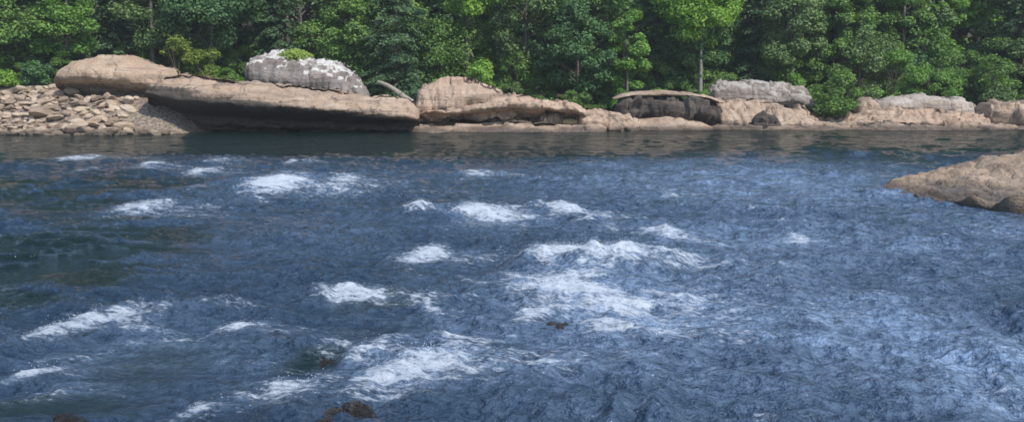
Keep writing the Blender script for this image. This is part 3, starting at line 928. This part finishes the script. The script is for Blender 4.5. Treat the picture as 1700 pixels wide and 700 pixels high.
# shrubs at the forest edge
SHRUBS = [
    (12, 62.5, 1.5, 1.2, 900, L_LIME, 'bright green shrub at the left edge above the stones'),
    (70, 63.5, 1.6, 1.3, 900, L_DARK, 'dark shrub beside the left side of the domed boulder'),
    (300, 64, 3.2, 1.6, 1500, L_OLIVE, 'olive yellow bush right behind the domed boulder'),
    (345, 63.5, 3.1, 1.5, 1500, L_OLIVE, 'olive green bush midway between the domed and whitish boulders'),
    (388, 63.5, 2.9, 1.1, 1100, L_MID, 'mid green bush touching the left side of the whitish boulder'),
    (790, 64.5, 3.3, 1.7, 2000, L_LIME, 'bright lime green shrub above the pinkish wedge boulder'),
    (855, 64, 1.5, 1.2, 900, L_DARK, 'dark low shrub at the right end of the wedge boulder'),
    (915, 64, 1.3, 1.3, 800, L_GREY, 'grey green low shrub above the middle of the pink ledge'),
    (1050, 65, 1.9, 1.2, 900, L_DARK, 'dark shrub behind the left end of the cap rock'),
    (1110, 65.5, 2.0, 1.4, 1000, L_DARK, 'dark green shrub behind the middle of the cap rock'),
    (1200, 68.5, 2.3, 1.4, 1000, L_MID, 'green shrub behind the left end of the grey weathered boulder'),
    (1318, 67.5, 2.6, 1.8, 1500, L_LIGHT, 'pale green shrub on top of the grey weathered boulder'),
    (1392, 64.0, 3.2, 1.7, 2000, L_MID, 'rounded green bush hanging over the tan shore'),
    (1478, 69, 3.9, 2.0, 1800, L_LIGHT, 'light green shrub behind the small square tan rock'),
    (1540, 69, 3.0, 1.9, 1500, L_LIGHT, 'light green shrub above the middle of the grey topped outcrop'),
    (1592, 70, 3.0, 1.8, 1300, L_MID, 'green shrub above the right part of the grey topped outcrop'),
    (1648, 67, 1.9, 1.5, 1000, L_GREY, 'grey green shrub by the flat topped block at the right'),
    (630, 62.5, 1.5, 1.1, 800, L_DARK, 'dark low shrub in the gap behind the end of the long slab'),
    (-60, 62.5, 1.8, 1.6, 900, L_MID, 'green shrub past the left edge above the stones'),
]
for k, (u, Y, h, r, n, lm, lb) in enumerate(SHRUBS):
    rng = np.random.default_rng(300 + k)
    tb = Tubes()
    for s in range(6):
        a = rng.uniform(0, 6.28); q = rng.uniform(.3, .8) * r
        tb.add([(0, 0, -.2), (math.cos(a) * q * .4, math.sin(a) * q * .4, h * .45), (math.cos(a) * q, math.sin(a) * q, h * rng.uniform(.6, .9))], [.05, .03, .01], 5)
    _, cm = broad_meshes(h, r, -.1, int(n * 2.6), .2, 400 + k, clumps=16)
    plant('shrub', u, Y, tb.mesh('stem'), cm, B_BROWN, lm, lb, 'shrub', 'shrubs at the forest edge', 'stem', 'foliage')

# understorey saplings filling the forest edge
rb = random.Random(33)
sap = []
for k, (lm_, h_, r_) in enumerate(((L_MID, 4.2, 1.7), (L_DARK, 3.8, 1.8), (L_GREY, 4.6, 1.6), (L_MID, 5.4, 1.9), (L_LIGHT, 3.6, 1.5))):
    tm_, cm_ = broad_meshes(h_, r_, .1, 4200, .2, 700 + k, clumps=26)
    tm_.materials.append(B_BROWN); cm_.materials.append(lm_); sap.append((tm_, cm_))
x = -45.0
while x < 48:
    tm_, cm_ = sap[rb.choices(range(5), (3, 3, 2, 3, 1.2))[0]]
    y = rb.uniform(68.5, 74)
    rt = empty('sapling', (x + rb.uniform(-.6, .6), y, ground_z(x, y))); rt.rotation_euler = (0, 0, rb.uniform(0, 6.28))
    s_ = rb.uniform(.8, 1.25); rt.scale = (s_, s_, s_)
    for m_, nn in ((tm_, 'trunk'), (cm_, 'crown')):
        c = bpy.data.objects.new(nn, m_); COL.objects.link(c); c.parent = rt
    tag(rt, 'leafy understorey sapling filling the gaps between the front trees', 'sapling', 'saplings between the front trees')
    x += 1.55

x = -36.0
while x < 42:
    tm_, cm_ = sap[rb.choices(range(5), (3, 1, 2, 3, 3.5))[0]]
    y = rb.uniform(64.5, 67.5)
    uu = 850 + x * F / 66
    if 1170 < uu < 1370 or 1430 < uu: y += 4.6
    rt = empty('low_shrub', (x + rb.uniform(-.5, .5), y, ground_z(x, y) - .15)); rt.rotation_euler = (0, 0, rb.uniform(0, 6.28))
    s_ = rb.uniform(.34, .56); rt.scale = (s_ * 1.5, s_ * 1.3, s_)
    for m_, nn in ((tm_, 'stem'), (cm_, 'foliage')):
        c = bpy.data.objects.new(nn, m_); COL.objects.link(c); c.parent = rt
    tag(rt, 'low leafy shrub spilling over the ground behind the shore rocks', 'shrub', 'low shrubs behind the shore rocks')
    x += 1.35

# forest behind: copies of a few kinds
protos = []
for k, (kd, h, r, z0, n, lm, bk) in enumerate([
        ('b', 15, 3.4, .8, 4200, L_MID, B_GREY), ('b', 16, 3.0, 1.0, 4000, L_DARK, B_GREY), ('h', 18, 3.2, .4, 5200, L_HEM, B_BROWN),
        ('b', 15, 3.2, 1.0, 4000, L_GREY, B_GREY), ('b', 14, 3.0, .6, 4000, L_LIGHT, B_PALE), ('h', 17, 2.8, .4, 5000, L_DARK, B_BROWN)]):
    tm, cm = (broad_meshes(h, r, z0, int(n * 1.6), .42, 500 + k, clumps=34) if kd == 'b' else hemlock_meshes(h, r, z0, int(n * 1.6), .42, 500 + k))
    tm.materials.append(bk); cm.materials.append(lm)
    protos.append((tm, cm, 'broadleaf_tree' if kd == 'b' else 'evergreen_tree'))
rb = random.Random(21)
for row, (Y0, step) in enumerate(((77, 3.7), (83, 4.2), (90, 5.0))):
    x = -62 - row * 4
    while x < 66 + row * 4:
        xx = x + rb.uniform(-1.2, 1.2); y = Y0 + rb.uniform(-2, 2)
        tm, cm, nm = protos[rb.choices(range(6), (3, 3, 3, 2, 1.2, 2))[0]]
        rt = empty(nm, (xx, y, ground_z(xx, y)))
        rt.rotation_euler = (0, 0, rb.uniform(0, 6.28))
        s = rb.uniform(.82, 1.12); rt.scale = (s, s, s)
        for m_, nn in ((tm, 'trunk'), (cm, 'crown')):
            c = bpy.data.objects.new(nn, m_); COL.objects.link(c); c.parent = rt
        if nm == 'broadleaf_tree': tag(rt, 'leafy tree deep in the forest behind the front row of trees', 'tree', 'leafy trees deep in the forest')
        else: tag(rt, 'dark evergreen deep in the forest behind the front row of trees', 'tree', 'evergreens deep in the forest')
        x += step

# moss and small plants on the whitish boulder: a part of it
rng = np.random.default_rng(77)
n = 1300
mc = pt(490, 88, 61.6)
ang = rng.uniform(0, 6.28, n); rr = rng.uniform(0, 1, n) ** .6
cen = np.stack([mc.x + np.cos(ang) * rr * 1.25, mc.y + np.sin(ang) * rr * 1.0, mc.z - .42 * rr ** 2 + rng.uniform(-.12, .28, n)], 1)
cen -= np.array(wb.location)
mo = link_mesh('moss', leaf_mesh('moss', cen, np.stack([np.cos(ang), np.sin(ang), np.ones(n) * .8], 1) + rng.normal(size=(n, 3)) * .5, rng.uniform(.12, .26, n), rng), L_MOSS, wb)

# driftwood log leaning at the end of the long slab
a, b = pt(628, 136, 61.5), pt(686, 168, 59.5)
tb = Tubes()
mid = (a + b) / 2
pts = [tuple(a - mid + (b - a) * t + Vector((0, 0, .10 * math.sin(t * 5)))) for t in np.linspace(0, 1, 8)]
tb.add(pts, [.10, .13, .15, .16, .17, .18, .19, .17], 10)
tb.add([pts[3], tuple(Vector(pts[3]) + Vector((.3, -.1, .35)))], [.06, .02], 6)
tb.add([pts[5], tuple(Vector(pts[5]) + Vector((-.1, -.2, .4)))], [.05, .02], 6)
lg = link_mesh('driftwood_log', tb.mesh('driftwood_log'), B_DRIFT)
lg.location = mid
tag(lg, 'bleached driftwood log leaning left of the pinkish wedge boulder', 'log')

# ------------------------------------------------------------------ thin summer haze
hv = np.array([(x, y, z) for z in (-3.2, 62) for y in (-320, 1250) for x in (-950, 950)], dtype=float)
HF = [(0, 2, 3, 1), (4, 5, 7, 6), (0, 1, 5, 4), (2, 6, 7, 3), (0, 4, 6, 2), (1, 3, 7, 5)]
q = NT('haze_air')
pv = q.n('ShaderNodeVolumePrincipled'); pv.inputs['Color'].default_value = C(.86, .92, 1.0); pv.inputs['Density'].default_value = .00042
q.l(pv.outputs[0], q.out.inputs['Volume'])
hz = link_mesh('haze', np_mesh('haze', hv, HF, False), q.m)
tag(hz, 'thin pale blue summer haze over the river', 'haze', None, 'stuff')

# ------------------------------------------------------------------ light, sky, camera
W = bpy.data.worlds.new('World'); SC.world = W; W.use_nodes = True
nt = W.node_tree; nt.nodes.clear()
sun_dir = Vector((.46, -.50, .76)).normalized()
sky = nt.nodes.new('ShaderNodeTexSky'); sky.sky_type = 'NISHITA'; sky.sun_disc = False
sky.sun_elevation = math.asin(sun_dir.z); sky.sun_rotation = math.atan2(sun_dir.x, sun_dir.y)
sky.air_density = 1.0; sky.dust_density = .6; sky.ozone_density = 1.5
bg = nt.nodes.new('ShaderNodeBackground'); bg.inputs[1].default_value = .15
wo = nt.nodes.new('ShaderNodeOutputWorld')
nt.links.new(sky.outputs[0], bg.inputs[0]); nt.links.new(bg.outputs[0], wo.inputs[0])
L = bpy.data.lights.new('sun', 'SUN'); L.energy = 3.2; L.angle = math.radians(.6); L.color = (1.0, .95, .87)
lo = bpy.data.objects.new('sun', L); COL.objects.link(lo)
lo.rotation_euler = sun_dir.to_track_quat('Z', 'Y').to_euler()
lo.location = sun_dir * 60

cam = bpy.data.cameras.new('camera'); cam.sensor_width = 36; cam.lens = F / 1700 * 36; cam.clip_start = .1; cam.clip_end = 5000
co = bpy.data.objects.new('camera', cam); COL.objects.link(co)
co.location = (0, 0, CAMZ); co.rotation_euler = (math.pi / 2 - TH, 0, 0)
SC.camera = co
SC.view_settings.view_transform = 'Standard'; SC.view_settings.look = 'None'
SC.view_settings.exposure = .5; SC.view_settings.gamma = 1
SC.view_settings.use_curve_mapping = False
SC.cycles.filter_width = 1.6; SC.cycles.volume_bounces = 0; SC.cycles.max_bounces = 6; SC.cycles.diffuse_bounces = 3; SC.cycles.glossy_bounces = 3; SC.cycles.transmission_bounces = 3
